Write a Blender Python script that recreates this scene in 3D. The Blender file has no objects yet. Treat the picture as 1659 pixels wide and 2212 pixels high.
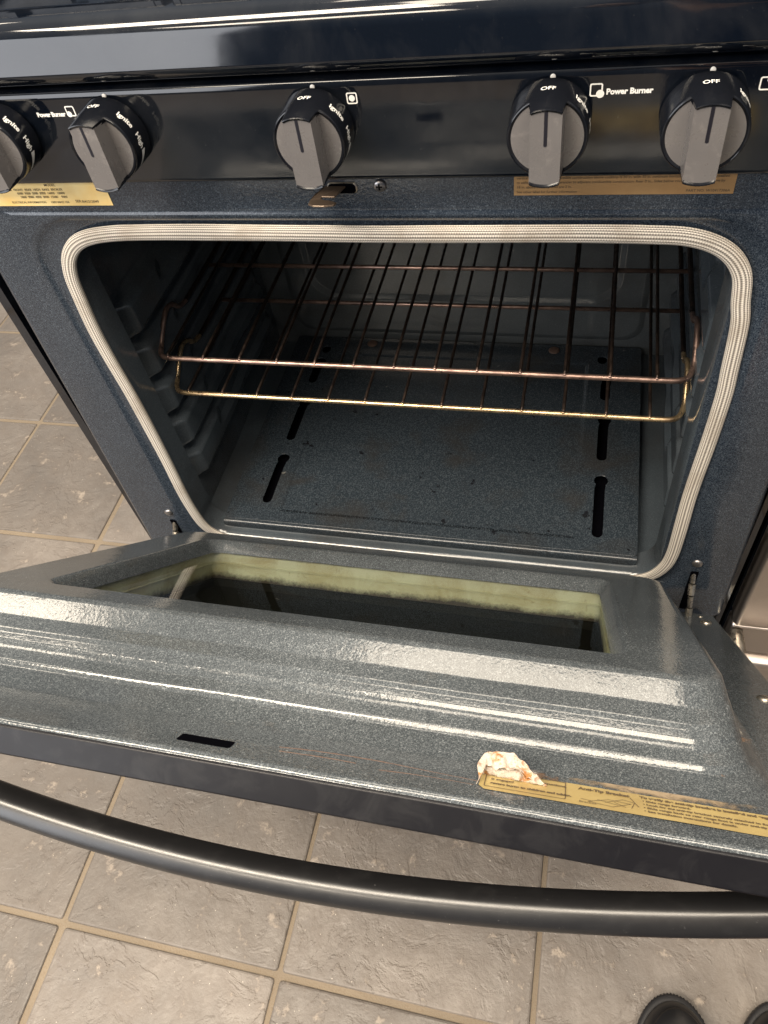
import bpy, bmesh, math, random
from mathutils import Vector, Matrix, noise
random.seed(7)
S = bpy.context.scene
COL = S.collection
PI = math.pi
FLOOR = -0.59

# ------------------------------------------------------------------ camera
cam = bpy.data.cameras.new('camera'); camo = bpy.data.objects.new('camera', cam); COL.objects.link(camo)
r_ = Vector((0.96923453, 0.20839857, -0.13097502)); u_ = Vector((-0.08713298, 0.78816056, 0.60927069)); f_ = Vector((-0.23020049, 0.57911395, -0.78207082))
camo.matrix_world = Matrix(((r_.x, u_.x, -f_.x, 0.18689511), (r_.y, u_.y, -f_.y, -0.54934483), (r_.z, u_.z, -f_.z, 0.53476637), (0, 0, 0, 1)))
cam.sensor_fit = 'HORIZONTAL'; cam.sensor_width = 36.0; cam.lens = 36 * 1647.57 / 1659
cam.clip_start = 0.01; cam.clip_end = 100
S.camera = camo

# ------------------------------------------------------------------ world, lamps, exposure
W = bpy.data.worlds.new('World'); S.world = W; W.use_nodes = True
bg = W.node_tree.nodes['Background']; bg.inputs[1].default_value = 0.54
tcw = W.node_tree.nodes.new('ShaderNodeTexCoord'); spw = W.node_tree.nodes.new('ShaderNodeSeparateXYZ'); rpw = W.node_tree.nodes.new('ShaderNodeValToRGB')
W.node_tree.links.new(tcw.outputs['Generated'], spw.inputs[0]); W.node_tree.links.new(spw.outputs[2], rpw.inputs[0]); W.node_tree.links.new(rpw.outputs[0], bg.inputs[0])
el = rpw.color_ramp.elements; el[0].position = 0.0; el[0].color = (0.12, 0.14, 0.18, 1); el[1].position = 0.75; el[1].color = (1.0, 0.98, 0.95, 1); e3 = el.new(0.25); e3.color = (0.20, 0.235, 0.29, 1)

def lamp(name, loc, target, sx, sy, power, color):
    l = bpy.data.lights.new(name, 'AREA'); l.shape = 'RECTANGLE'; l.size = sx; l.size_y = sy; l.energy = power; l.color = color
    o = bpy.data.objects.new(name, l); COL.objects.link(o); o.location = loc
    d = Vector(target) - Vector(loc); o.rotation_euler = d.to_track_quat('-Z', 'Y').to_euler()
    return o
WARM = (1.0, 0.87, 0.70)
CZ = 1.95
for x, y, pw in ((0.10, 0.88, 23), (-2.08, 0.88, 24), (0.30, -0.62, 40), (-0.9, -1.05, 75), (1.15, -2.7, 60), (-1.05, -2.7, 50)):
    lamp('ceiling_lamp', (x, y, CZ), (x, y + 0.0001, -1), 0.85 if x < -2 else 1.22, 0.61, pw, WARM)
lamp('window_light', (-2.28, -2.42, 0.75), (-0.2, 0, 0.0), 2.2, 1.5, 42, (0.95, 0.96, 1.0))
S.view_settings.view_transform = 'Standard'; S.view_settings.look = 'None'
S.view_settings.exposure = 0.2; S.view_settings.gamma = 1.0; S.view_settings.use_curve_mapping = False

# ------------------------------------------------------------------ material helpers
class M:
    def __init__(s, name, base=(0.5, 0.5, 0.5), rough=0.5, metal=0.0, ior=1.5):
        s.m = bpy.data.materials.new(name); s.m.use_nodes = True; s.t = s.m.node_tree; s.N = s.t.nodes; s.L = s.t.links
        s.b = s.N['Principled BSDF']; s.b.inputs['Base Color'].default_value = (*base, 1)
        s.b.inputs['Roughness'].default_value = rough; s.b.inputs['Metallic'].default_value = metal; s.b.inputs['IOR'].default_value = ior
        s._c = None
    def co(s, kind='Object'):
        if s._c is None: s._c = s.N.new('ShaderNodeTexCoord')
        return s._c.outputs[kind]
    def mapped(s, scale, kind='Object'):
        n = s.N.new('ShaderNodeMapping'); n.inputs['Scale'].default_value = scale; s.L.new(s.co(kind), n.inputs[0]); return n.outputs[0]
    def noise(s, scale, detail=4, rough=0.5, dist=0.0, vec=None):
        n = s.N.new('ShaderNodeTexNoise'); n.inputs['Scale'].default_value = scale; n.inputs['Detail'].default_value = detail
        n.inputs['Roughness'].default_value = rough; n.inputs['Distortion'].default_value = dist
        s.L.new(vec if vec is not None else s.co(), n.inputs['Vector']); return n.outputs[0]
    def vor(s, scale, out='Distance', feature='F1', vec=None):
        n = s.N.new('ShaderNodeTexVoronoi'); n.feature = feature; n.inputs['Scale'].default_value = scale
        s.L.new(vec if vec is not None else s.co(), n.inputs['Vector']); return n.outputs[out]
    def ramp(s, fac, stops):
        n = s.N.new('ShaderNodeValToRGB'); e = n.color_ramp.elements
        for k, (p, c) in enumerate(stops):
            if not isinstance(c, tuple): c = (c, c, c)
            el = e[k] if k < 2 else e.new(p)
            el.position = p; el.color = (*c, 1)
        s.L.new(fac, n.inputs[0]); return n.outputs[0]
    def mix(s, fac, a, b, mode='MIX'):
        n = s.N.new('ShaderNodeMix'); n.data_type = 'RGBA'; n.blend_type = mode
        for v, i in ((fac, 0), (a, 6), (b, 7)):
            if isinstance(v, (int, float)) : n.inputs[i].default_value = v if i == 0 else (v, v, v, 1)
            elif isinstance(v, tuple): n.inputs[i].default_value = (*v, 1)
            else: s.L.new(v, n.inputs[i])
        return n.outputs[2]
    def math(s, op, a, b=None):
        n = s.N.new('ShaderNodeMath'); n.operation = op
        for v, i in ((a, 0), (b, 1)):
            if v is None: continue
            if isinstance(v, (int, float)): n.inputs[i].default_value = v
            else: s.L.new(v, n.inputs[i])
        return n.outputs[0]
    def bump(s, h, strength=0.3, dist=0.001, normal=None):
        n = s.N.new('ShaderNodeBump'); n.inputs['Strength'].default_value = strength; n.inputs['Distance'].default_value = dist
        s.L.new(h, n.inputs['Height'])
        if normal is not None: s.L.new(normal, n.inputs['Normal'])
        s.L.new(n.outputs[0], s.b.inputs['Normal']); return n.outputs[0]
    def to(s, out, name): s.L.new(out, s.b.inputs[name])

def enamel(name, dark=(0.010, 0.016, 0.027), light=(0.40, 0.48, 0.57), amount=0.22, rough=0.13, peel=0.25, soot=False, stain=False):
    m = M(name, rough=rough, ior=1.55)
    v1 = m.vor(1700, 'Color'); v2 = m.vor(1150, 'Color')
    sp1 = m.ramp(v1, [(0.55, 0.0), (0.95, 1.0)]); sp2 = m.ramp(v2, [(0.70, 0.0), (0.92, 1.0)])
    n1 = m.noise(1300, 3, 0.75)
    sp3 = m.ramp(n1, [(0.46, 0.0), (0.72, 1.0)])
    s = m.mix(0.40, sp1, sp3); s = m.mix(0.35, s, sp2, 'ADD'); v3 = m.vor(1050, 'Color'); s = m.mix(0.7, s, m.ramp(v3, [(0.87, 0.0), (0.96, 1.0)]), 'ADD')
    s = m.math('MULTIPLY', s, amount)
    if stain: s = m.math('MULTIPLY', s, m.ramp(m.noise(5, 4, 0.6), [(0.35, 0.75), (0.65, 1.15)]))
    c = m.mix(s, dark, light)
    big = m.ramp(m.noise(9, 4, 0.6), [(0.3, 0.86), (0.7, 1.1)])
    c = m.mix(1.0, c, big, 'MULTIPLY')
    if soot:
        st = m.ramp(m.noise(6.0, 5, 0.6), [(0.50, 0.0), (0.70, 0.45)])
        c = m.mix(st, c, (0.030, 0.024, 0.019))
    m.to(c, 'Base Color')
    if stain:
        st = m.ramp(m.noise(17, 6, 0.7, 0.6), [(0.62, 0.0), (0.74, 0.35)]); c = m.mix(st, c, (0.075, 0.058, 0.042)); m.to(c, 'Base Color')
        st = m.ramp(m.noise(120, 3, 0.6), [(0.74, 0.0), (0.77, 0.6)]); c = m.mix(st, c, (0.12, 0.075, 0.05)); m.to(c, 'Base Color')
    r = m.ramp(m.noise(14 if stain else 30, 6, 0.65), [(0.3, rough * 0.8), (0.75, rough * (2.2 if stain else 1.5))]); m.to(r, 'Roughness')
    if peel:
        nb = m.bump(m.noise(26, 3, 0.5), 0.5, 0.0012) if stain else None
        m.bump(m.noise(420, 2, 0.5), peel, 0.0004, nb)
    return m.m

MAT = {}
MAT['enamel'] = enamel('speckled_enamel')
MAT['enamel_door'] = enamel('speckled_door_enamel', dark=(0.038, 0.045, 0.051), light=(0.62, 0.67, 0.70), amount=0.28, rough=0.08, peel=0.30, stain=True)
MAT['enamel_cavity'] = enamel('cavity_enamel', dark=(0.046, 0.058, 0.070), light=(0.22, 0.25, 0.28), amount=0.25, rough=0.11, peel=0.25, soot=True)

m = M('oven_bottom_enamel', rough=0.24, ior=1.5)
v1 = m.ramp(m.vor(1000, 'Color'), [(0.5, 0.0), (0.95, 1.0)])
c = m.mix(m.math('MULTIPLY', v1, 0.17), (0.019, 0.026, 0.034), (0.28, 0.33, 0.38))
st = m.ramp(m.noise(13, 4, 0.55, 0.4), [(0.52, 0.0), (0.70, 0.6)]); c = m.mix(st, c, (0.030, 0.028, 0.026))
st = m.ramp(m.noise(55, 3, 0.5), [(0.69, 0.0), (0.74, 0.8)]); c = m.mix(st, c, (0.006, 0.006, 0.008))
st = m.ramp(m.noise(48, 3, 0.6, 0.0, m.mapped((1, 1.3, 1))), [(0.20, 0.8), (0.26, 0.0)]); c = m.mix(st, c, (0.22, 0.21, 0.19))
m.to(c, 'Base Color')
# pressed rectangle in the floor panel
sx = m.N.new('ShaderNodeSeparateXYZ'); m.L.new(m.co(), sx.inputs[0])
ax = m.math('SUBTRACT', m.math('ABSOLUTE', sx.outputs[0]), 0.2); ay = m.math('SUBTRACT', m.math('ABSOLUTE', m.math('SUBTRACT', sx.outputs[1], 0.206)), 0.164)
sd = m.math('MAXIMUM', ax, ay)
mr = m.N.new('ShaderNodeMapRange'); mr.interpolation_type = 'SMOOTHSTEP'; mr.inputs['From Min'].default_value = -0.003; mr.inputs['From Max'].default_value = 0.003
m.L.new(sd, mr.inputs[0]); h = m.math('MULTIPLY', mr.outputs[0], 1.0)
b1 = m.N.new('ShaderNodeBump'); b1.inputs['Strength'].default_value = 1; b1.inputs['Distance'].default_value = 0.0025; m.L.new(h, b1.inputs['Height'])
m.bump(m.noise(500, 2), 0.12, 0.001, b1.outputs[0])
MAT['floor_enamel'] = m.m

m = M('gloss_black', (0.004, 0.006, 0.011), 0.05, 0, 1.62)
d = m.ramp(m.noise(900, 2, 0.5), [(0.72, 0.0), (0.80, 0.04)]); sm = m.ramp(m.noise(12, 5, 0.65, 0.5), [(0.45, 0.0), (0.8, 0.012)])
m.to(m.mix(1.0, (0.002, 0.0035, 0.007), m.mix(1.0, d, sm, 'ADD'), 'ADD'), 'Base Color')
m.to(m.ramp(m.noise(14, 5, 0.6, 0.4), [(0.35, 0.035), (0.8, 0.15)]), 'Roughness')
m.bump(m.noise(25, 2), 0.05, 0.002)
MAT['gloss'] = m.m

m = M('knob_black', (0.006, 0.007, 0.010), 0.12, 0, 1.5)
m.to(m.ramp(m.noise(90, 4, 0.6), [(0.3, 0.07), (0.8, 0.3)]), 'Roughness')
m.bump(m.noise(60, 5, 0.7), 0.12, 0.001)
MAT['knobblack'] = m.m
m = M('knob_grey', (0.10, 0.098, 0.10), 0.34, 0.0, 1.5)
c = m.mix(m.noise(35, 4, 0.6), (0.105, 0.100, 0.102), (0.145, 0.137, 0.136)); oi = m.N.new('ShaderNodeObjectInfo'); ofs = m.N.new('ShaderNodeVectorMath'); cb = m.N.new('ShaderNodeCombineXYZ')
for i in range(3): m.L.new(oi.outputs['Location'], ofs.inputs[0])
m.L.new(m.co(), ofs.inputs[1]); ofs.operation = 'ADD'
c = m.mix(m.ramp(m.noise(75, 5, 0.7, 0.5, ofs.outputs[0]), [(0.58, 0.0), (0.72, 0.35)]), c, (0.26, 0.24, 0.23)); m.to(c, 'Base Color')
m.to(m.ramp(m.noise(60, 5, 0.7, 0.3, ofs.outputs[0]), [(0.35, 0.18), (0.65, 0.42)]), 'Roughness')
MAT['knobgrey'] = m.m
MAT['pointer'] = M('pointer_black', (0.006, 0.006, 0.012), 0.4).m
m = M('print_white', (0.80, 0.80, 0.78), 0.45); MAT['white'] = m.m

m = M('door_edge_black', (0.012, 0.013, 0.018), 0.36, 0, 1.5)
sm = m.ramp(m.noise(45, 5, 0.65, 0.6), [(0.50, 0.0), (0.80, 0.012)])
m.to(m.mix(1.0, (0.006, 0.006, 0.008), sm, 'ADD'), 'Base Color'); m.to(m.ramp(m.noise(40, 4, 0.6), [(0.3, 0.33), (0.75, 0.42)]), 'Roughness')
m.b.inputs['Specular IOR Level'].default_value = 0.26
MAT['satin'] = m.m
m = M('handle_black', (0.018, 0.018, 0.021), 0.36, 0.0, 1.65)
dst = m.ramp(m.noise(700, 2, 0.6), [(0.70, 0.0), (0.80, 0.10)]); sm = m.ramp(m.noise(50, 5, 0.6), [(0.55, 0.0), (0.85, 0.012)])
m.to(m.mix(1.0, (0.012, 0.012, 0.013), m.mix(1.0, dst, sm, 'ADD'), 'ADD'), 'Base Color')
m.to(m.ramp(m.noise(60, 5, 0.65), [(0.3, 0.28), (0.75, 0.38)]), 'Roughness')
MAT['handle'] = m.m

def wire(name, c1, c2, rough=0.3):
    m = M(name, c1, rough, 0.9)
    m.to(m.mix(m.ramp(m.noise(60, 4, 0.7), [(0.35, 0.0), (0.65, 1.0)]), c1, c2), 'Base Color')
    m.to(m.ramp(m.noise(150, 3), [(0.3, rough * 0.8), (0.8, rough * 1.8)]), 'Roughness')
    m.bump(m.noise(700, 3), 0.2, 0.0006); return m.m
MAT['wire_bronze'] = wire('bronzed_wire', (0.42, 0.29, 0.24), (0.22, 0.15, 0.13), 0.32)
MAT['wire_gold'] = wire('gold_tinted_wire', (0.70, 0.54, 0.32), (0.38, 0.27, 0.17), 0.25)
MAT['wire_dark'] = wire('dark_wire', (0.075, 0.052, 0.042), (0.030, 0.024, 0.022), 0.42)

MAT['enamel_back_lit'] = enamel('cavity_enamel_lit', dark=(0.066, 0.076, 0.084), light=(0.24, 0.27, 0.29), amount=0.25, rough=0.10, peel=0.25, soot=True)  # same enamel as the cavity, lightened to paint extra light on the back
m = M('gasket_weave', (0.5, 0.46, 0.42), 0.75)
sx = m.N.new('ShaderNodeSeparateXYZ'); m.L.new(m.co('UV'), sx.inputs[0]); U, V_ = sx.outputs[0], sx.outputs[1]
rib = m.math('SINE', m.math('MULTIPLY', V_, 2 * PI * 9))
par = m.math('MULTIPLY', m.math('FLOOR', m.math('MULTIPLY', V_, 9)), 0.5)
br = m.math('SINE', m.math('MULTIPLY', m.math('ADD', m.math('MULTIPLY', U, 480), par), 2 * PI))
h = m.math('ADD', m.math('MULTIPLY', rib, 0.34), m.math('MULTIPLY', br, 0.18)); h = m.math('ADD', h, 0.5)
c = m.ramp(h, [(0.08, (0.085, 0.075, 0.065)), (0.45, (0.36, 0.33, 0.29)), (0.9, (0.74, 0.69, 0.62))])  # colour follows the weave height: shade in the grooves is painted in
dirt = m.ramp(m.noise(16, 5, 0.65, 0.5), [(0.50, 0.0), (0.78, 0.75)])
m.to(m.mix(dirt, c, (0.22, 0.17, 0.12)), 'Base Color')
m.bump(h, 0.5, 0.0006); m.b.inputs['Sheen Weight'].default_value = 0.15
MAT['gasket'] = m.m

def paper(name, base, dark=None, metal=0.0, rough=0.3):
    m = M(name, base, rough, metal); d = dark or tuple(x * 0.8 for x in base)
    m.to(m.mix(m.ramp(m.noise(30, 4, 0.6), [(0.35, 0.0), (0.7, 1.0)]), base, d), 'Base Color'); return m.m
MAT['label_yellow'] = paper('yellow_foil_label', (0.88, 0.70, 0.34), (0.85, 0.58, 0.20), 0.0, 0.25)  # yellow base raised, the foil's bright reflection is put into the colour
MAT['label_tan'] = paper('tan_foil_label', (0.42, 0.26, 0.12), (0.34, 0.20, 0.09), 0.35)
MAT['label_door'] = paper('gold_warning_label', (0.52, 0.40, 0.17), (0.40, 0.29, 0.12), 0.25, 0.35)
MAT['ink'] = M('label_ink', (0.10, 0.07, 0.04), 0.6).m
m = M('torn_paper', (0.6, 0.55, 0.5), 0.85)
c = m.mix(m.ramp(m.noise(150, 4, 0.6, 0.5), [(0.52, 0.0), (0.62, 1.0)]), (0.46, 0.40, 0.34), (0.34, 0.15, 0.045))
c = m.mix(m.ramp(m.noise(160, 4, 0.6), [(0.58, 0.0), (0.70, 1.0)]), c, (0.24, 0.15, 0.10)); m.to(c, 'Base Color'); m.bump(m.noise(420, 4, 0.7), 0.8, 0.001)
MAT['torn'] = m.m
m = M('rust', (0.16, 0.07, 0.04), 0.7); m.to(m.mix(m.noise(300, 4), (0.060, 0.036, 0.028), (0.12, 0.075, 0.055)), 'Base Color')
MAT['rust'] = m.m
def patchy(name, base, scale, lo, hi, rough=0.8):
    m = M(name, base, rough)
    n = m.noise(scale, 6, 0.7, 0.4); ed = m.math('SUBTRACT', n, m.math('MULTIPLY', m.vec_len(), 0.42))
    m.to(m.ramp(ed, [(lo, 0.0), (hi, 1.0)]), 'Alpha'); return m
def vec_len(s):
    n = s.N.new('ShaderNodeVectorMath'); n.operation = 'LENGTH'
    mp = s.N.new('ShaderNodeMapping'); mp.inputs['Location'].default_value = (-1, -1, 0); mp.inputs['Scale'].default_value = (2, 2, 2)
    s.L.new(s.co('UV'), mp.inputs[0]); s.L.new(mp.outputs[0], n.inputs[0]); return n.outputs['Value']
M.vec_len = vec_len
MAT['dust_patch'] = patchy('dust_residue', (0.42, 0.38, 0.35), 160, 0.16, 0.36).m
MAT['rust_patch'] = patchy('rust_residue', (0.14, 0.09, 0.06), 150, 0.20, 0.34).m
MAT['film_patch'] = patchy('grease_film', (0.34, 0.26, 0.17), 90, 0.10, 0.42, 0.4).m

m = M('zinc_steel', (0.55, 0.50, 0.42), 0.3, 0.95); m.to(m.ramp(m.noise(200, 3), [(0.3, 0.2), (0.8, 0.45)]), 'Roughness'); MAT['zinc'] = m.m
MAT['screwsteel'] = M('screw_steel', (0.30, 0.29, 0.29), 0.3, 0.9).m
m = M('latch_brown', (0.13, 0.095, 0.07), 0.38, 0.6); MAT['latch'] = m.m
m = M('stainless', (0.56, 0.51, 0.47), 0.34, 1.0)
m.to(m.ramp(m.noise(60, 4, 0.6, 0, m.mapped((1, 1, 45))), [(0.3, 0.30), (0.7, 0.42)]), 'Roughness')
MAT['stainless'] = m.m
m = M('inner_steel', (0.55, 0.52, 0.34), 0.40, 0.0)
c = m.mix(m.ramp(m.noise(16, 5, 0.65, 0.8), [(0.40, 0.0), (0.66, 1.0)]), (0.42, 0.44, 0.33), (0.30, 0.27, 0.15)); c = m.mix(m.ramp(m.noise(70, 5, 0.7, 0.4), [(0.60, 0.0), (0.72, 0.6)]), c, (0.16, 0.12, 0.05))
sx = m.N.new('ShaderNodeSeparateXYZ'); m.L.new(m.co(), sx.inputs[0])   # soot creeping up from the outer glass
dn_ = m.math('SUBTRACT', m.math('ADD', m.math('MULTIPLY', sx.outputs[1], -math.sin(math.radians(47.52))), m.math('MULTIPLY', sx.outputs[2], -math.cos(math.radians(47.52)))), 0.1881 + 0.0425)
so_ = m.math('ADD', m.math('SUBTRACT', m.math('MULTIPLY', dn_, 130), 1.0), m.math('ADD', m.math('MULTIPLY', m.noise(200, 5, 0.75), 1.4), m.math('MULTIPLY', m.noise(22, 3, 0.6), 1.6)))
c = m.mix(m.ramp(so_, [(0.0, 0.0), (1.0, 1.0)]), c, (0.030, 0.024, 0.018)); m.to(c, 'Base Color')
MAT['inner'] = m.m
MAT['inner_dark'] = M('dark_inner_metal', (0.010, 0.010, 0.009), 0.06, 0.0).m; MAT['inner_dark'].node_tree.nodes['Principled BSDF'].inputs['Specular IOR Level'].default_value = 0.0
m = M('hole_shade', (0.002, 0.002, 0.003), 0.9); m.b.inputs['Specular IOR Level'].default_value = 0.0; MAT['hole'] = m.m  # flat black without sheen, painted shade for slots and recesses
# thin pane: straight-through glass with a mirror coat that grows at grazing angles
mm = bpy.data.materials.new('window_pane'); mm.use_nodes = True; t = mm.node_tree; t.nodes.clear()
o = t.nodes.new('ShaderNodeOutputMaterial'); mx = t.nodes.new('ShaderNodeMixShader'); tr = t.nodes.new('ShaderNodeBsdfTransparent'); gl = t.nodes.new('ShaderNodeBsdfGlossy'); fr = t.nodes.new('ShaderNodeLayerWeight')
fr.inputs[0].default_value = 0.5; pw_ = t.nodes.new('ShaderNodeMath'); pw_.operation = 'POWER'; pw_.inputs[1].default_value = 4.6; t.links.new(fr.outputs['Facing'], pw_.inputs[0]); ad_ = t.nodes.new('ShaderNodeMath'); ad_.operation = 'MULTIPLY_ADD'; ad_.inputs[1].default_value = 0.95; ad_.inputs[2].default_value = 0.04; t.links.new(pw_.outputs[0], ad_.inputs[0]); gl.inputs['Roughness'].default_value = 0.015; tr.inputs[0].default_value = (0.93, 0.95, 0.88, 1)
t.links.new(ad_.outputs[0], mx.inputs[0]); t.links.new(tr.outputs[0], mx.inputs[1]); t.links.new(gl.outputs[0], mx.inputs[2]); t.links.new(mx.outputs[0], o.inputs[0])
MAT['pane'] = mm

# floor tile and grout
m = M('slate_tile', rough=0.5)
geo = m.N.new('ShaderNodeNewGeometry')
off = m.N.new('ShaderNodeVectorMath'); off.operation = 'MULTIPLY_ADD'; cx = m.N.new('ShaderNodeCombineXYZ')
for i in range(3): m.L.new(geo.outputs['Random Per Island'], cx.inputs[i])
off.inputs[1].default_value = (13, 17, 5); m.L.new(cx.outputs[0], off.inputs[0]); m.L.new(m.co(), off.inputs[2]); vec = off.outputs[0]
n1 = m.noise(5.5, 6, 0.62, 0.3, vec); n2 = m.noise(30, 8, 0.68, 0.25, vec); n3 = m.noise(130, 4, 0.6, 0, vec)
c = m.mix(m.ramp(n1, [(0.35, 0.0), (0.68, 1.0)]), (0.132, 0.117, 0.105), (0.205, 0.180, 0.158))
c = m.mix(m.ramp(n2, [(0.42, 0.0), (0.60, 0.55)]), c, (0.135, 0.113, 0.096))
c = m.mix(m.ramp(n2, [(0.60, 0.0), (0.68, 0.65)]), c, (0.40, 0.34, 0.28))
ve = m.vor(85, 'Distance', 'F1', vec); c = m.mix(m.ramp(ve, [(0.035, 0.8), (0.065, 0.0)]), c, (0.62, 0.56, 0.48))
tone = m.ramp(geo.outputs['Random Per Island'], [(0, 0.82), (1, 1.12)]); c = m.mix(1.0, c, tone, 'MULTIPLY'); m.to(c, 'Base Color')
# slate: flakes with sharp ledges
fl = m.ramp(m.noise(9, 6, 0.62, 0.5, vec), [(0.36, 0.0), (0.40, 0.30), (0.50, 0.36), (0.53, 0.62), (0.62, 0.68), (0.64, 1.0)])
h = m.mix(0.5, fl, n2); h = m.mix(0.12, h, n3); m.bump(h, 1.0, 0.0044)
m.to(m.ramp(n2, [(0.3, 0.36), (0.7, 0.56)]), 'Roughness')
MAT['tile'] = m.m
m = M('sanded_grout', rough=0.9)
c = m.mix(m.noise(12, 5), (0.160, 0.129, 0.094), (0.250, 0.203, 0.148)); c = m.mix(m.ramp(m.noise(500, 2), [(0.5, 0.0), (0.7, 0.5)]), c, (0.17, 0.125, 0.08)); m.to(c, 'Base Color'); m.bump(m.noise(500, 3), 0.5, 0.001)
MAT['grout'] = m.m
MAT['shoe'] = M('shoe_leather', (0.009, 0.009, 0.010), 0.4).m
MAT['sole'] = M('shoe_rubber', (0.014, 0.014, 0.016), 0.55).m
MAT['denim'] = M('dark_trousers', (0.012, 0.018, 0.040), 0.9).m
MAT['shirt'] = M('navy_shirt', (0.012, 0.024, 0.055), 0.9).m
MAT['skin'] = M('skin', (0.45, 0.27, 0.19), 0.5).m
MAT['hair'] = M('hair', (0.03, 0.02, 0.015), 0.5).m

# ------------------------------------------------------------------ object helpers
WL = {}
def link(o, parent=None, loc=(0, 0, 0)):
    COL.objects.link(o); o.location = loc; WL[o.name] = Vector(loc)
    if parent is not None:
        o.parent = parent; o.matrix_parent_inverse = Matrix.Translation(-WL[parent.name])
    return o
def thing(name, label, cat, loc, group=None):
    o = bpy.data.objects.new(name, None); o.empty_display_size = 0.05; link(o, None, loc)
    o['label'] = label; o['category'] = cat
    if group: o['group'] = group
    return o
def mesh(name, verts, faces, mats, parent=None, loc=(0, 0, 0), smooth=True, mi=None, uv=None, wn=False, angle=None):
    me = bpy.data.meshes.new(name); me.from_pydata([tuple(v) for v in verts], [], faces)
    for k in (mats if isinstance(mats, (list, tuple)) else [mats]): me.materials.append(MAT[k])
    if mi is not None: me.polygons.foreach_set('material_index', mi)
    me.polygons.foreach_set('use_smooth', [smooth] * len(me.polygons))
    if uv:
        l = me.uv_layers.new(name='UVMap')
        for lp in me.loops: l.data[lp.index].uv = uv[lp.vertex_index]
    me.update()
    if angle is not None:
        bm = bmesh.new(); bm.from_mesh(me)
        for e in bm.edges:
            if len(e.link_faces) == 2 and e.calc_face_angle(0) > angle: e.smooth = False
        bm.to_mesh(me); bm.free()
    o = bpy.data.objects.new(name, me); link(o, parent, loc)
    if wn:
        w = o.modifiers.new('wn', 'WEIGHTED_NORMAL'); w.keep_sharp = True; w.weight = 90
    return o
class B:   # mesh collector
    def __init__(s): s.v = []; s.f = []; s.mi = []
    def add(s, vs, fs, m=0):
        k = len(s.v); s.v += [tuple(v) for v in vs]; s.f += [tuple(i + k for i in f) for f in fs]; s.mi += [m] * len(fs); return s
    def box(s, lo, hi, m=0):
        (a, b, c), (d, e, f) = lo, hi
        return s.add([(a, b, c), (d, b, c), (d, e, c), (a, e, c), (a, b, f), (d, b, f), (d, e, f), (a, e, f)],
                     [(0, 3, 2, 1), (4, 5, 6, 7), (0, 1, 5, 4), (1, 2, 6, 5), (2, 3, 7, 6), (3, 0, 4, 7)], m)
    def loft(s, loops, closed=True, cap0=False, cap1=False, m=0):
        n = len(loops[0]); vs = [p for l in loops for p in l]; fs = []
        for i in range(len(loops) - 1):
            for j in range(n if closed else n - 1):
                k = (j + 1) % n; fs.append((i * n + j, i * n + k, (i + 1) * n + k, (i + 1) * n + j))
        if cap0: fs.append(tuple(reversed(range(n))))
        if cap1: fs.append(tuple((len(loops) - 1) * n + j for j in range(n)))
        return s.add(vs, fs, m)
    def tube(s, pts, r, n=10, m=0, caps=True, ry=None, up=None):
        pts = [Vector(p) for p in pts]; loops = []
        prev = None
        for i, p in enumerate(pts):
            t = (pts[min(i + 1, len(pts) - 1)] - pts[max(i - 1, 0)]).normalized()
            a = (up or Vector((0, 0, 1))); a = a - t * a.dot(t)
            if a.length < 1e-3: a = Vector((0, 1, 0)) - t * t.y
            if prev is not None and up is None: a = prev - t * prev.dot(t)
            a.normalize(); prev = a; b = t.cross(a)
            rr = r[i] if isinstance(r, (list, tuple)) else r
            loops.append([p + a * math.cos(2 * PI * k / n) * rr + b * math.sin(2 * PI * k / n) * (rr if ry is None else rr * ry) for k in range(n)])
        return s.loft(loops, True, caps, caps, m)
    def obj(s, name, mats, parent=None, **k): return mesh(name, s.v, s.f, mats, parent, mi=s.mi, **k)
def curve_pts(pts, per=8, closed=False):
    P = [Vector(p) for p in pts]; n = len(P); out = []
    for i in range(n if closed else n - 1):
        g = (lambda k: P[k % n]) if closed else (lambda k: P[max(0, min(n - 1, k))])
        a, b, c, d = g(i - 1), g(i), g(i + 1), g(i + 2)
        for j in range(per):
            t = j / per
            out.append(0.5 * ((2 * b) + (c - a) * t + (2 * a - 5 * b + 4 * c - d) * t * t + (3 * b - a - 3 * c + d) * t ** 3))
    if not closed: out.append(P[-1])
    return out
def rrect(x0, x1, z0, z1, r, n=8, rt=None):
    """closed loop of 2-D points, counter-clockwise from the lower-left corner"""
    rt = r if rt is None else rt; out = []
    for (cx, cz, a0, q) in ((x0 + r, z0 + r, PI, r), (x1 - r, z0 + r, 1.5 * PI, r), (x1 - rt, z1 - rt, 0, rt), (x0 + rt, z1 - rt, 0.5 * PI, rt)):
        for k in range(n + 1):
            a = a0 + 0.5 * PI * k / n; out.append((cx + q * math.cos(a), cz + q * math.sin(a)))
    return out
def text_poly(body, size, bold=0.0, align='LEFT', space=1.0):
    cu = bpy.data.curves.new('t', 'FONT'); cu.body = body; cu.size = size; cu.align_x = align; cu.offset = bold; cu.space_character = space; cu.resolution_u = 3
    o = bpy.data.objects.new('t', cu); COL.objects.link(o)
    dg = bpy.context.evaluated_depsgraph_get(); me = bpy.data.meshes.new_from_object(o.evaluated_get(dg))
    bm = bmesh.new(); bm.from_mesh(me); bmesh.ops.triangulate(bm, faces=bm.faces)
    bm.verts.ensure_lookup_table()
    vs = [(v.co.x, v.co.y) for v in bm.verts]; fs = [tuple(v.index for v in f.verts) for f in bm.faces]
    bm.free(); bpy.data.meshes.remove(me); bpy.data.objects.remove(o); bpy.data.curves.remove(cu)
    return vs, fs
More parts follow.
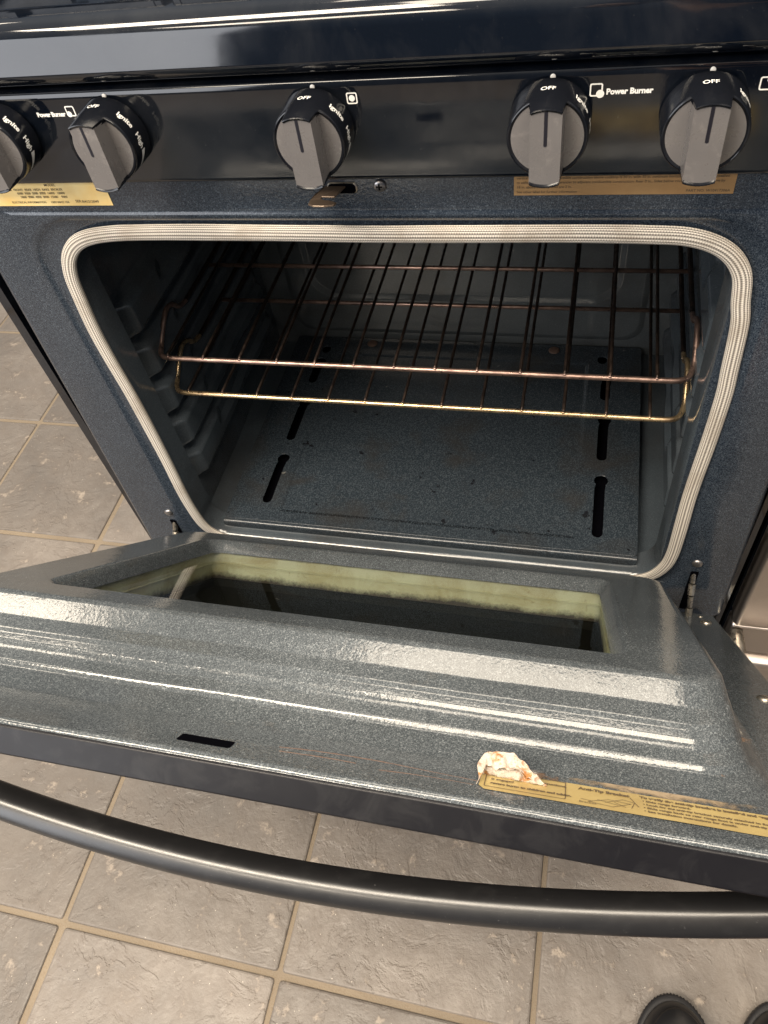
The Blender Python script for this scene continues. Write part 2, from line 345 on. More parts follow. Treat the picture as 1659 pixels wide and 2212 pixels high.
def dome(b, c, nrm, r, h, m=0, n=16):
    """pan-head screw or rivet: dome on a surface"""
    nrm = Vector(nrm).normalized(); a = nrm.orthogonal().normalized(); d = nrm.cross(a); c = Vector(c); L = []
    for rr, hh in ((r, -0.0005), (r, h * 0.35), (r * 0.86, h * 0.75), (r * 0.55, h), (r * 0.12, h * 1.02)):
        L.append([c + nrm * hh + (a * math.cos(2 * PI * k / n) + d * math.sin(2 * PI * k / n)) * rr for k in range(n)])
    b.loft(L, True, False, True, m)

# ================================================================== FLOOR
xs = [-4.08, -3.76, -3.44, -3.12, -2.80, -2.48, -2.16, -1.86, -1.57, -1.28, -0.985, -0.69, -0.4435, -0.122, 0.2026, 0.527, 0.85, 1.17, 1.49, 1.81, 2.13, 2.45]
ys = [-3.3 + 0.305 * 0 + 0.3049 * k for k in range(0)]
y0 = -0.479; ys = [y0 - 0.318 * k for k in range(9, 0, -1)] + [y0, -0.155, 0.150, 0.449, 0.751] + [0.751 + 0.30 * k for k in range(1, 9)]
b = B(); G = 0.0042
for i in range(len(xs) - 1):
    for j in range(len(ys) - 1):
        jx = [random.uniform(-0.0012, 0.0012) for _ in range(4)]
        x0_, x1_, y0_, y1_ = xs[i] + G + jx[0], xs[i + 1] - G + jx[1], ys[j] + G + jx[2], ys[j + 1] - G + jx[3]
        L = []
        for ins, dz in ((-0.0008, -0.006), (0.0, -0.0022), (0.0012, -0.0006), (0.0032, 0.0)):
            L.append([(px, py, dz) for px, py in rrect(x0_ + ins, x1_ - ins, y0_ + ins, y1_ - ins, 0.004, 2)])
        b.loft(L, True, False, True)
b.add([(-4.2, -3.5, -0.0030), (2.6, -3.5, -0.0030), (2.6, 3.4, -0.0030), (-4.2, 3.4, -0.0030)], [(0, 1, 2, 3)], 1)
fl = b.obj('floor', ['tile', 'grout'], loc=(0, 0, FLOOR), smooth=False); fl['kind'] = 'structure'

# ================================================================== RANGE
R0 = thing('gas_range', 'black gas range with its speckled oven door hanging half open', 'oven range', (0, 0.30, FLOOR))

# --- body: side panels, back, base drawer
b = B()
for s in (-1, 1):
    xa, xb = (0.3925, 0.3985) if s > 0 else (-0.420, -0.4085)
    b.box((xa, 0.016, -0.55), (xb, 0.64, 0.33))
b.box((-0.4085, 0.62, -0.55), (0.379, 0.64, 0.33))
b.box((-0.392, 0.46, -0.33), (0.379, 0.47, 0.30))
b.obj('side_panels', ['gloss'], R0, smooth=False)
b = B()
L = [[(x, y, z) for x, z in rrect(-0.376 + i, 0.376 - i, -0.555 + i, -0.385 - i, 0.01)] for i, y in ((0.0, 0.02), (0.0, -0.012), (0.004, -0.018))]
b.loft(L, True, True, True); b.obj('storage_drawer', ['satin'], R0, wn=True)

# --- front frame (porcelain, speckled)
def frame_loop(hwb, hwt, z0, z1, r, y, rt=None):
    pts = rrect(-1, 1, z0, z1, 0.0001, 8) if False else None
    base = rrect(-hwt, hwt, z0, z1, r, 8, rt)
    out = []
    for x, z in base:
        k = (z1 - z) / (z1 - z0); w = hwt + (hwb - hwt) * k
        xx = x * w / hwt
        if hwt > 0.35 and x < 0: xx -= 0.016 * k * min(1.0, (hwt - 0.35) / 0.02)
        out.append((xx, y, z))
    return out
b = B()
L = [frame_loop(0.2985, 0.2985, -0.293, 0.172, 0.030, 0.034, 0.05),
     frame_loop(0.2995, 0.2995, -0.293, 0.173, 0.032, 0.012, 0.05),
     frame_loop(0.3005, 0.3005, -0.295, 0.175, 0.034, 0.004, 0.05),
     frame_loop(0.3025, 0.3025, -0.298, 0.178, 0.036, 0.001, 0.05),
     frame_loop(0.321, 0.319, -0.318, 0.1915, 0.046, 0.001, 0.055),
     frame_loop(0.326, 0.3245, -0.323, 0.1945, 0.048, -0.0025, 0.055),
     frame_loop(0.330, 0.330, -0.327, 0.198, 0.050, -0.0035, 0.055),
     frame_loop(0.362, 0.354, -0.350, 0.2005, 0.030, -0.0035, 0.03),
     frame_loop(0.369, 0.359, -0.356, 0.2035, 0.024, -0.0010, 0.02),
     frame_loop(0.384, 0.3715, -0.366, 0.255, 0.010, -0.0008, 0.01),
     frame_loop(0.389, 0.3765, -0.371, 0.260, 0.010, 0.0015, 0.01),
     frame_loop(0.3915, 0.379, -0.3735, 0.262, 0.010, 0.006, 0.01),
     frame_loop(0.3915, 0.379, -0.3735, 0.262, 0.010, 0.030, 0.01)]
b.loft(L[:4], m=1); b.loft(L[3:]); b.obj('front_frame', ['enamel', 'enamel_cavity'], R0, wn=True)

# --- oven cavity
def bumpwall(y, z, s):
    h = 0.0
    for zc in (0.030, -0.031, -0.092, -0.153, -0.214):
        dz = abs(z - zc)
        top = 0.019
        w = max(0.0, min(1.0, (0.026 - dz) / 0.008))
        w = w * w * (3 - 2 * w)
        a = max(0.0, min(1.0, (y - 0.048) / 0.018)); e = max(0.0, min(1.0, (0.395 - y) / 0.02))
        mid = 0.55 + 0.45 * (1 - max(0.0, min(1.0, (y - 0.135) / 0.02))) if z > zc else 1.0
        h = max(h, w * a * e * mid)
    wv = 0.003 * math.exp(-((y - 0.255) / 0.03) ** 2)
    return s * (0.3190 - 0.0170 * h + wv)
b = B()
for s in (-1, 1):
    ny, nz = 110, 150; vs = []
    for j in range(nz + 1):
        z = -0.30 + 0.50 * j / nz
        for i in range(ny + 1):
            y = 0.034 + (0.42 - 0.034) * i / ny
            vs.append((bumpwall(y, z, s), y, z))
    fs = []
    for j in range(nz):
        for i in range(ny):
            a = j * (ny + 1) + i; q = (a, a + 1, a + ny + 2, a + ny + 1); fs.append(q if s < 0 else q[::-1])
    b.add(vs, fs)
b.add([(-0.33, 0.034, 0.198), (0.33, 0.034, 0.198), (0.33, 0.43, 0.198), (-0.33, 0.43, 0.198)], [(0, 1, 2, 3)])
b.add([(-0.33, 0.0, -0.300), (0.33, 0.0, -0.300), (0.33, 0.43, -0.300), (-0.33, 0.43, -0.300)], [(0, 1, 2, 3)])
# ring between the mouth and the walls
b.loft([[(x, 0.034, z) for x, z in rrect(-0.2985, 0.2985, -0.293, 0.172, 0.03, 8, 0.05)], [(x, 0.036, z) for x, z in rrect(-0.325, 0.325, -0.305, 0.205, 0.002)]])
b.obj('cavity_walls', ['enamel_cavity'], R0)
b = B()
L = [rrect(-0.33, 0.33, -0.31, 0.22, 0.002), rrect(-0.2785, 0.2785, -0.272, 0.30, 0.030), rrect(-0.2755, 0.2755, -0.269, 0.297, 0.028), rrect(-0.270, 0.270, -0.263, 0.292, 0.026),
     rrect(-0.267, 0.267, -0.260, 0.289, 0.026), rrect(-0.240, 0.240, -0.203, 0.28, 0.048), rrect(-0.237, 0.237, -0.200, 0.277, 0.046), rrect(-0.232, 0.232, -0.195, 0.272, 0.044), rrect(-0.229, 0.229, -0.192, 0.27, 0.042)]
yy = [0.4185, 0.4175, 0.415, 0.4125, 0.4115, 0.4105, 0.412, 0.4145, 0.4155]
b.loft([[(x, y, z) for x, z in l] for l, y in zip(L, yy)], True, False, True)
b.obj('cavity_back', ['enamel_back_lit'], R0, wn=True)

# --- floor panel with keyhole slots (real openings)
cu = bpy.data.curves.new('fp', 'CURVE'); cu.dimensions = '2D'; cu.fill_mode = 'BOTH'; cu.extrude = 0.0006; cu.bevel_depth = 0.0005; cu.bevel_resolution = 1
def spl(pts):
    s = cu.splines.new('POLY'); s.points.add(len(pts) - 1)
    for p, q in zip(s.points, pts): p.co = (q[0], q[1], 0, 1)
    s.use_cyclic_u = True
spl(rrect(-0.2785, 0.2785, 0.022, 0.412, 0.006, 4))
def keyhole(cx, ya, yb, mir=1, head=True):
    P = []
    for k in range(9):
        a = PI + PI * k / 8; P.append((cx + 0.0072 * math.cos(a), ya + 0.0072 + 0.0072 * math.sin(a)))
    if head:
        P += [(cx + 0.0072, yb - 0.028), (cx + 0.0076, yb - 0.022)]
        for k in range(13):
            a = -0.25 * PI + 1.5 * PI * k / 12; P.append((cx + 0.0012 + 0.0096 * math.cos(a), yb - 0.0096 + 0.0096 * math.sin(a)))
        P += [(cx - 0.0072, yb - 0.024)]
    else:
        for k in range(9):
            a = PI * k / 8; P.append((cx + 0.0075 * math.cos(a), yb - 0.0075 + 0.0075 * math.sin(a)))
    return [(cx + (x - cx) * mir, y) for x, y in P]
for s, yr in ((-1, ((0.053, 0.147), (0.174, 0.265), (0.300, 0.360))), (1, ((0.045, 0.150), (0.176, 0.263), (0.294, 0.350)))):
    for a, c in yr: spl(keyhole(s * 0.226 if s < 0 else 0.229, a, c, 1))
    spl(keyhole(s * 0.222, 0.372, 0.390, 1, False))
o = bpy.data.objects.new('fp', cu); COL.objects.link(o)
me = bpy.data.meshes.new_from_object(o.evaluated_get(bpy.context.evaluated_depsgraph_get())); bpy.data.objects.remove(o)
me.name = 'oven_floor_panel'; me.materials.clear(); me.materials.append(MAT['floor_enamel'])
for v in me.vertices: v.co.z += -0.2826
bm = bmesh.new(); bm.from_mesh(me)
prof = [(0.0225, -0.2822), (0.0195, -0.2816), (0.0165, -0.2826), (0.0150, -0.2850), (0.0148, -0.292)]
rows = [[bm.verts.new((x, y, z)) for x in (-0.278, 0.278)] for y, z in prof]
for a, c in zip(rows, rows[1:]): bm.faces.new((a[0], a[1], c[1], c[0])).smooth = True
bm.to_mesh(me); bm.free()
o = bpy.data.objects.new('oven_floor_panel', me); link(o, R0)
for xa in (-0.252, 0.205):
    b = B(); b.box((xa, 0.03, -0.2985), (xa + 0.047, 0.41, -0.2965)); b.obj('slot_shade_sheet', ['hole'], R0, smooth=False)  # added black sheet, paints the dark seen through the slots
for x in (-0.147, 0.148):
    b = B(); dome(b, (x, 0.399, -0.2820), (0, 0, 1), 0.0085, 0.003); b.obj('floor_screw', ['rust'], R0)

# --- gasket
gp = [(-0.180, 0.1822), (-0.10, 0.1820), (-0.0, 0.1810), (0.08, 0.1812), (0.16, 0.1820), (0.225, 0.1815), (0.262, 0.1790), (0.288, 0.1680), (0.3035, 0.1480), (0.3090, 0.120), (0.3130, 0.098), (0.3155, 0.050), (0.3170, 0.018), (0.3158, -0.044), (0.3130, -0.122),
      (0.3132, -0.190), (0.3125, -0.235), (0.3080, -0.262), (0.296, -0.284), (0.275, -0.297), (0.24, -0.303), (0.1, -0.304), (-0.1, -0.304), (-0.24, -0.303), (-0.272, -0.297), (-0.290, -0.285), (-0.299, -0.268), (-0.303, -0.24), (-0.3045, -0.20), (-0.3025, -0.13),
      (-0.3025, -0.034), (-0.3050, 0.03), (-0.3052, 0.069), (-0.3025, 0.105), (-0.2985, 0.135), (-0.288, 0.1580), (-0.268, 0.1735), (-0.235, 0.1805)]
pts = curve_pts([(x, 0, z) for x, z in gp], 8, True); n = len(pts); NV = 14
vs = []; uv = []; dist = 0.0; loops = []
for i in range(n + 1):
    p = pts[i % n]; t = (pts[(i + 1) % n] - pts[(i - 1) % n]).normalized(); nn = Vector((-t.z, 0, t.x))
    if i: dist += (pts[i % n] - pts[i - 1]).length
    w = 0.0073 * (1 + 0.05 * noise.noise(Vector((dist * 14, 0, 0)))); hh = 0.0048 + 0.0007 * noise.noise(Vector((dist * 11, 3, 0)))
    for k in range(NV + 1):
        a = PI * k / NV; ca = math.cos(a); sa = math.sin(a)
        q = p + nn * (w * (abs(ca) ** 0.8) * (1 if ca > 0 else -1)) + Vector((0, -hh * sa ** 0.5 - 0.0012, 0))
        vs.append(q); uv.append((dist, k / NV))
fs = []
for i in range(n):
    for k in range(NV):
        a = i * (NV + 1) + k; fs.append((a, a + NV + 1, a + NV + 2, a + 1))
mesh('door_gasket', vs, fs, 'gasket', R0, uv=uv)

# --- control panel
def extr(prof, x0, x1, name, mat, parent, nx=1, capm=True):
    L = [[(x0 + (x1 - x0) * k / nx, y, z) for y, z in prof] for k in range(nx + 1)]
    bb = B(); bb.loft(L, False)
    bb.add([(x0, y, z) for y, z in prof], [tuple(range(len(prof)))]); bb.add([(x1, y, z) for y, z in prof], [tuple(reversed(range(len(prof))))])
    return bb.obj(name, mat, parent, wn=True, angle=1.2)
PY = -0.0185
cp = extr([(0.02, 0.2355), (-0.0105, 0.2355), (-0.0150, 0.2362), (-0.0175, 0.2380), (PY, 0.2410), (PY, 0.3045), (-0.0180, 0.3085), (-0.0160, 0.3108), (-0.0125, 0.3122), (-0.004, 0.3126), (0.02, 0.3126)], -0.379, 0.379, 'control_panel', ['gloss'], R0)
# white printing on the panel
b = B()
def ptext(body, x, z, size, align='LEFT', bold=0.00022, space=1.0):
    vs, fs = text_poly(body, size, bold, align, space)
    b.add([(x + q[0], PY - 0.00025, z + q[1]) for q in vs], fs)
def disc(x, z, r, n=20, y=PY - 0.0003):
    b.add([(x + r * math.cos(2 * PI * k / n), y, z + r * math.sin(2 * PI * k / n)) for k in range(n)], [tuple(range(n))])
def icon(x, z, dx, dz, w=0.0078, r=0.0022):
    o_ = rrect(x - w / 2, x + w / 2, z - w / 2, z + w / 2, 0.0013, 4); i_ = rrect(x - w / 2 + 0.0009, x + w / 2 - 0.0009, z - w / 2 + 0.0009, z + w / 2 - 0.0009, 0.0007, 4)
    b.loft([[(p, PY - 0.00025, q) for p, q in o_], [(p, PY - 0.00025, q) for p, q in i_]])
    disc(x + dx, z + dz, r)
for job in ((lambda: ptext('Power Burner', -0.2130, 0.2927, 0.0047, 'RIGHT', 0.00022, 0.92)), (lambda: icon(-0.2075, 0.2962, -0.0018, -0.0022)), (lambda: icon(0.0176, 0.2976, 0, 0)),
            (lambda: icon(0.1826, 0.2968, 0.0026, -0.0026, 0.0082, 0.0026)), (lambda: ptext('Power Burner', 0.1890, 0.2938, 0.0050, 'LEFT', 0.00022)), (lambda: icon(0.2845, 0.2968, 0.0026, 0.0024, 0.0082, 0.0026))):
    b = B(); job(); b.obj('panel_lettering' if len(b.v) > 150 else 'burner_symbol', ['white'], cp, smooth=False)
KX = [-0.2720, -0.1745, -0.0105, 0.1540, 0.2510]; KZ = 0.2795
for kx in KX:
    bdots = B(); dome(bdots, (kx + 0.0008, PY, KZ + 0.0265), (0, -1, 0), 0.0018, 0.0006, n=14)
    bdots.obj('pointer_dot', ['white'], cp)

# --- knobs: one built, the others copied with their sub-parts
RK = 0.0272; RD = 0.0236; RB = 0.0262; YB = -0.0015; YD = -0.0260; HB = 0.0150; AW = 0.0100; BW = 0.0113
def knob_h(x):
    x = abs(x)
    return HB if x <= AW else (HB * (BW - x) / (BW - AW) if x < BW else 0.0)
def build_knob():
    b = B(); n = 144
    C = lambda r, y: [(r * math.cos(2 * PI * k / n), y(r * math.cos(2 * PI * k / n)) if callable(y) else y, r * math.sin(2 * PI * k / n)) for k in range(n)]
    b.loft([C(RK * 0.93, YB), C(RK, YB - 0.0015), C(RK, YB - 0.004), C(RB + 0.0002, YD + 0.001), C(RB, YD - 0.0006), C(RB - 0.0004, lambda x: YD - 0.0012 - knob_h(x)), C(RB - 0.0010, lambda x: YD - 0.0015 - knob_h(x)), C(RB - 0.0017, lambda x: YD - 0.0012 - knob_h(x)), C(RD - 0.0004, lambda x: YD - 0.0002 - knob_h(x))], True, True, False, 0)
    xs_ = sorted(set([-RD * math.cos(PI * k / 30) for k in range(31)] + [AW, -AW, BW, -BW, AW - 0.0006, -AW + 0.0006, BW + 0.0004, -BW - 0.0004, BW - 0.0003, -BW + 0.0003]))
    nz = 8; vs = []
    for x in xs_:
        rad = RB - 0.0016 if abs(x) < BW else RD
        zm = math.sqrt(max(0.0, rad * rad - x * x))
        for j in range(nz + 1): vs.append((x, YD - knob_h(x) - 0.0006, -zm + 2 * zm * j / nz))
    fs = []
    for i in range(len(xs_) - 1):
        for j in range(nz):
            a = i * (nz + 1) + j; fs.append((a, a + nz + 1, a + nz + 2, a + 1))
    b.add(vs, fs, 1)
    return b
kb = build_knob()
def skirt_text(b, body, size, ang, bold=0.00008):
    vs, fs = text_poly(body, size, bold, 'CENTER')
    out = []
    for u, v in vs:
        y = YB - 0.0165 + v; k = (YB - 0.004 - y) / ((YB - 0.004) - (YD + 0.001)); r = RK + (RB - RK) * max(0, min(1, k)) + 0.00025
        a = ang - u / RK; out.append((r * math.cos(a), y, r * math.sin(a)))
    b.add(out, fs)
def build_lettering():
    b = B()
    skirt_text(b, 'OFF', 0.0056, math.radians(92)); skirt_text(b, 'Ignite', 0.0061, math.radians(38), 0.00018); skirt_text(b, 'High', 0.0061, math.radians(2), 0.00018)
    vs = []; n = 14
    for k in range(n + 1):
        a = math.radians(-13 - 38 * k / n); w = 0.0042 * (1 - k / n) + 0.0003
        for yy_ in (YB - 0.0158, YB - 0.0158 + w):
            q = (YB - 0.004 - yy_) / ((YB - 0.004) - (YD + 0.001)); r = RK + (RB - RK) * max(0, min(1, q)) + 0.00025
            vs.append((r * math.cos(a), yy_, r * math.sin(a)))
    b.add(vs, [(2 * k, 2 * k + 1, 2 * k + 3, 2 * k + 2) for k in range(n)])
    return b
def build_pointer():
    b = B(); y = YD - HB - 0.0008
    P = [(-0.0011, 0.0245), (0.0011, 0.0245)] + [(0.0011 * math.cos(a), 0.0030 + 0.0011 * math.sin(a)) for a in [-PI * k / 6 for k in range(7)]]
    b.add([(x, y, z) for x, z in P], [tuple(range(len(P)))]); return b
k0 = kb.obj('knob', ['knobblack', 'knobgrey'], R0, loc=(KX[0], PY, KZ), angle=0.5)
let = build_lettering(); ptr = build_pointer()
l0 = mesh('knob_lettering', let.v, let.f, 'white', k0, loc=(KX[0], PY, KZ), smooth=False)
p0 = mesh('pointer_line', ptr.v, ptr.f, 'pointer', k0, loc=(KX[0], PY, KZ), smooth=False)
for kx in KX[1:]:
    k = k0.copy(); COL.objects.link(k); k.location = (kx, PY, KZ); WL[k.name] = Vector((kx, PY, KZ))
    for ch in (l0, p0):
        c = ch.copy(); COL.objects.link(c); c.parent = k; c.matrix_parent_inverse = Matrix.Translation(-WL[k.name]); c.location = (kx, PY, KZ)

# --- cooktop
ct = extr([(0.06, 0.3135), (-0.002, 0.3137), (-0.012, 0.3142), (-0.0200, 0.3160), (-0.0260, 0.3192), (-0.0295, 0.3232), (-0.0308, 0.3275), (-0.0280, 0.3450), (-0.0265, 0.3505), (-0.0235, 0.3555), (-0.0185, 0.3582), (-0.0120, 0.3589), (0.004, 0.3589), (0.010, 0.3577), (0.014, 0.3542), (0.018, 0.3477), (0.022, 0.3452), (0.028, 0.3445), (0.60, 0.3445), (0.62, 0.352), (0.64, 0.352), (0.64, 0.3135)], -0.381, 0.381, 'cooktop', ['gloss'], R0)
for bx, by in ((-0.19, 0.15), (0.19, 0.15), (-0.19, 0.45), (0.19, 0.45), (0.0, 0.30)):
    b = B(); n = 28; L = []
    for r, z in ((0.050, 0.3447), (0.049, 0.356), (0.044, 0.359), (0.040, 0.359), (0.040, 0.365), (0.036, 0.369), (0.006, 0.370)):
        L.append([(bx + r * math.cos(2 * PI * k / n), by + r * math.sin(2 * PI * k / n), z) for k in range(n)])
    b.loft(L, True, False, True); b.obj('burner', ['zinc' if False else 'knobblack'], R0)
for gx, lab in ((-0.25, 'left black burner grate at the rear edge of the cooktop lip'), (0.0, 'middle black burner grate on the cooktop'), (0.25, 'right black burner grate on the cooktop')):
    g = thing('burner_grate', lab, 'grate', (gx, 0.30, 0.354), 'burner grates on the cooktop')
    b = B(); hw = 0.117
    for y in (0.030, 0.30, 0.585): b.box((gx - hw, y, 0.364), (gx + hw, y + 0.010, 0.376))
    for s in (-1, 1): b.box((gx + s * hw - 0.005, 0.030, 0.3645), (gx + s * hw + 0.005, 0.595, 0.3755))
    o = b.obj('grate_frame', ['knobblack'], g, smooth=False); bv = o.modifiers.new('b', 'BEVEL'); bv.width = 0.002; bv.segments = 2
    b = B()
    for y in (0.15, 0.45):
        for s in (-1, 1): b.box((gx + s * 0.03 if s > 0 else gx - hw, y - 0.004, 0.365), (gx + hw if s > 0 else gx - 0.03, y + 0.004, 0.3755)); b.box((gx - 0.004, y + s * 0.03 if s > 0 else y - 0.13, 0.365), (gx + 0.004, y + 0.13 if s > 0 else y - 0.03, 0.3755))
    b.obj('grate_fingers', ['knobblack'], g, smooth=False)
    for sx_ in (-1, 1):
        for yy_ in (0.035, 0.59):
            b = B(); b.tube([(gx + sx_ * 0.108, yy_, 0.3447), (gx + sx_ * 0.110, yy_, 0.366)], [0.004, 0.006], 8); b.obj('leg', ['knobblack'], g)

# --- rating labels on the frame, under the panel
def yplane_label(name, x0, x1, z0, z1, mat, texts, skew=0.0):
    b = B(); y = -0.0016
    b.add([(x0 - skew, y, z0), (x1, y, z0), (x1 - 0.002 * (skew != 0), y, z1), (x0, y, z1)], [(0, 1, 2, 3)], 0)
    for body, x, z, size, al in texts:
        vs, fs = text_poly(body, size, 0.00003, al); b.add([(x + q[0], y - 0.0002, z + q[1]) for q in vs], fs, 1)
    return b.obj(name, [mat, 'ink'], R0, smooth=False)
yplane_label('rating_label', -0.352, -0.2190, 0.2078, 0.2400, 'label_yellow', [
    ('SIMMER  FRONT  REAR  HIGH  BAKE  BROILER', -0.2620, 0.2222, 0.0030, 'RIGHT'), ('6000  9500  5000  8000  16000   10000', -0.2615, 0.2188, 0.0030, 'RIGHT'),
    ('5000  9000  4000  8000  15000    9000', -0.2605, 0.2153, 0.0030, 'RIGHT'), ('ELECTRICAL INFORMATION      120V 60HZ 10A', -0.2610, 0.2104, 0.0028, 'RIGHT'),
    ('SER.', -0.2545, 0.2109, 0.0036, 'LEFT'), ('R41212049', -0.2480, 0.2104, 0.0036, 'LEFT'), ('MODEL', -0.2670, 0.2262, 0.0034, 'RIGHT')])
yplane_label('clearance_label', 0.1280, 0.2835, 0.2140, 0.2400, 'label_tan', [
    ('vertical distance from combustible construction above cooktop is 30 in. with 30 in. minimum horizontal clearance when installed', 0.1300, 0.2268, 0.00285, 'LEFT'),
    ('to either side. Minimum clearances to adjacent combustible construction: Rear 0 in., Sides below cooktop 0 in., Sides above by', 0.1300, 0.2233, 0.00285, 'LEFT'),
    ('18 in. above cooktop level are 2 in.', 0.1300, 0.2197, 0.00285, 'LEFT'), ('See other label for further information', 0.1300, 0.2158, 0.00285, 'LEFT'), ('PART NO. W10417306A', 0.2810, 0.2158, 0.00285, 'RIGHT')])

# --- door latch hook, its slot and the screws on the frame
b = B(); b.loft([[(x, -0.0017, z) for x, z in rrect(-0.0200, 0.0050, 0.2165, 0.2265, 0.004)], [(x, -0.0026, z) for x, z in rrect(-0.0190, 0.0040, 0.2172, 0.2258, 0.0036)]], True, False, False, 0)
b.add([(x, -0.0019, z) for x, z in rrect(-0.0190, 0.0040, 0.2172, 0.2258, 0.0036)], [tuple(range(36))], 1)
b.obj('latch_slot', ['zinc', 'hole'], R0)
b = B()
hook = [(-0.0215, 0.0), (-0.0040, 0.0), (-0.0040, -0.010), (-0.0060, -0.0190), (-0.0165, -0.0185), (-0.0165, -0.0215), (-0.0080, -0.0235), (-0.0030, -0.0265), (-0.0042, -0.0310), (-0.0120, -0.0335), (-0.0215, -0.0330), (-0.0262, -0.0290), (-0.0258, -0.0230), (-0.0225, -0.0160)]
hook = [(x - 0.0055 * min(1, max(0, -y - 0.004) / 0.008) + 0.0005, y * 0.74, 0) for x, y in hook]
hz = lambda y: 0.2235 + (0.0045 if False else 0.0) - 0.0035 * min(1, max(0, (-y - 0.008) / 0.01))
b.loft([[(x, y, hz(y)) for x, y, _ in hook], [(x, y, hz(y) - 0.0016) for x, y, _ in hook]], True, True, True)
o = b.obj('latch_hook', ['latch'], R0, smooth=False); bv = o.modifiers.new('b', 'BEVEL'); bv.width = 0.0004; bv.segments = 1
b = B(); dome(b, (0.0235, -0.0010, 0.2232), (0, -1, 0), 0.0052, 0.0028, 0)
for a in (0, 1): b.box((0.0235 - (0.0026 if a else 0.0006), -0.0041, 0.2232 - (0.0006 if a else 0.0026)), (0.0235 + (0.0026 if a else 0.0006), -0.0036, 0.2232 + (0.0006 if a else 0.0026)), 1)
b.obj('frame_screw', ['screwsteel', 'hole'], R0)
for s in (-1, 1):
    b = B(); dome(b, (s * 0.342, -0.0035, -0.2475), (0, -1, 0), 0.0060, 0.0028); b.obj('frame_screw', ['screwsteel'], R0)
    b = B(); b.add([(x + s * 0.3425, -0.0042, z) for x, z in rrect(-0.0045, 0.0045, -0.350, -0.264, 0.002)], [tuple(range(36))]); b.obj('hinge_slot', ['hole'], R0, smooth=False)
    # hinge arm: stamped zinc arm from the slot down to the door
    ts = math.radians(47.52)
    b = B(); p0_ = Vector((s * 0.3425, 0.0, -0.272)); p1_ = Vector((s * 0.3425, -0.050, -0.328))
    for k, (w, hh) in enumerate(((0.0032, 0.0065), (0.0042, 0.0058), (0.0032, 0.0065), (0.0042, 0.0055), (0.0030, 0.006))):
        a = p0_.lerp(p1_, k / 5); c = p0_.lerp(p1_, (k + 0.88) / 5); b.tube([a, c], [w, w * 0.95], 8, up=Vector((1, 0, 0)), ry=hh / w * 0.8)
    b.obj('hinge_arm', ['zinc'], R0, smooth=True, angle=0.6)

# ================================================================== DOOR (part of the range)
TH = math.radians(47.5199); DY, DZ = -0.0308, -0.2449; CT, ST = math.cos(TH), math.sin(TH)
def D2(x, s, n): return D(x, s - 0.0258, n + 0.012)
def D(x, s, n): return (x, DY - s * CT - n * ST, DZ + s * ST - n * CT)
prof = [  # half width, s min, s max, corner radius, depth n
 (0.231, 0.060, 0.356, 0.010, 0.0150), (0.232, 0.0585, 0.3575, 0.012, 0.0125), (0.237, 0.0535, 0.3620, 0.016, 0.0050), (0.2415, 0.050, 0.3665, 0.019, 0.0012), (0.2460, 0.0465, 0.3705, 0.022, 0.0),
 (0.293, 0.006, 0.4020, 0.026, 0.0), (0.2965, 0.003, 0.4052, 0.028, 0.0006), (0.2985, 0.001, 0.4075, 0.029, 0.0020), (0.2995, 0.000, 0.4092, 0.030, 0.0026), (0.3030, -0.002, 0.4213, 0.032, 0.0147), (0.3037, -0.003, 0.4232, 0.032, 0.0160),
 (.3045, -0.005, 0.4330, 0.033, 0.0208), (0.3050, -0.0055, 0.4348, 0.033, 0.0220), (0.3055, -0.006, 0.4358, 0.033, 0.0240), (0.3060, -0.0066, 0.4372, 0.033, 0.0252),
 (0.3065, -0.009, 0.4405, 0.034, 0.0276), (0.3070, -0.0095, 0.4414, 0.034, 0.0286), (0.3075, -0.010, 0.4420, 0.034, 0.0306), (0.3080, -0.0105, 0.4430, 0.034, 0.0316), (0.3085, -0.011, 0.4440, 0.034, 0.0330), (0.3090, -0.012, 0.4475, 0.034, 0.0356),
 (0.3100, -0.014, 0.4540, 0.034, 0.0384), (0.3108, -0.0145, 0.4548, 0.034, 0.0396), (0.3125, -0.015, 0.4557, 0.034, 0.0424), (0.3145, -0.016, 0.4575, 0.034, 0.0436), (0.3200, -0.022, 0.4720, 0.034, 0.0482), (0.3230, -0.024, 0.4765, 0.034, 0.0496), (0.3270, -0.027, 0.4800, 0.034, 0.0500),
 (0.3715, -0.066, 0.5230, 0.008, 0.0500), (0.3735, -0.068, 0.5250, 0.007, 0.0506), (0.3745, -0.069, 0.5264, 0.007, 0.0522), (0.3745, -0.069, 0.5264, 0.007, 0.0545)]
b = B()
NS = 40   # the long front edge is subdivided so it can be dented a little
def dloop(hw, s0, s1, r, n):
    base = rrect(-hw, hw, s0, s1, r, 8); out = []
    for i, q in enumerate(base):
        q2 = base[(i + 1) % len(base)]; out.append(q)
        if abs(q2[0] - q[0]) > 0.3:
            for k in range(1, NS): out.append((q[0] + (q2[0] - q[0]) * k / NS, q[1] + (q2[1] - q[1]) * k / NS))
    return [D(x, s_, n + (0.0005 * noise.noise(Vector((x * 14, s_ * 4, n * 30))) if n > 0.012 and s_ > 0.38 else 0)) for x, s_ in out]
b.loft([dloop(*p) for p in prof])
door = b.obj('oven_door', ['enamel_door'], R0, wn=True)
# black outer skin: top edge strip and outer face
b = B()
L = [[D(x, s_, n) for x, s_ in rrect(-w, w, sa, sb, 0.006)] for w, sa, sb, n in ((0.3740, -0.068, 0.5260, 0.0534), (0.3756, -0.070, 0.5276, 0.0538), (0.3762, -0.0705, 0.5282, 0.0550), (0.3762, -0.0705, 0.5282, 0.0715), (0.3754, -0.0695, 0.5272, 0.0730), (0.3735, -0.068, 0.525, 0.0737))]
b.loft(L, True, False, True)
b.obj('outer_skin', ['satin'], door, wn=True)
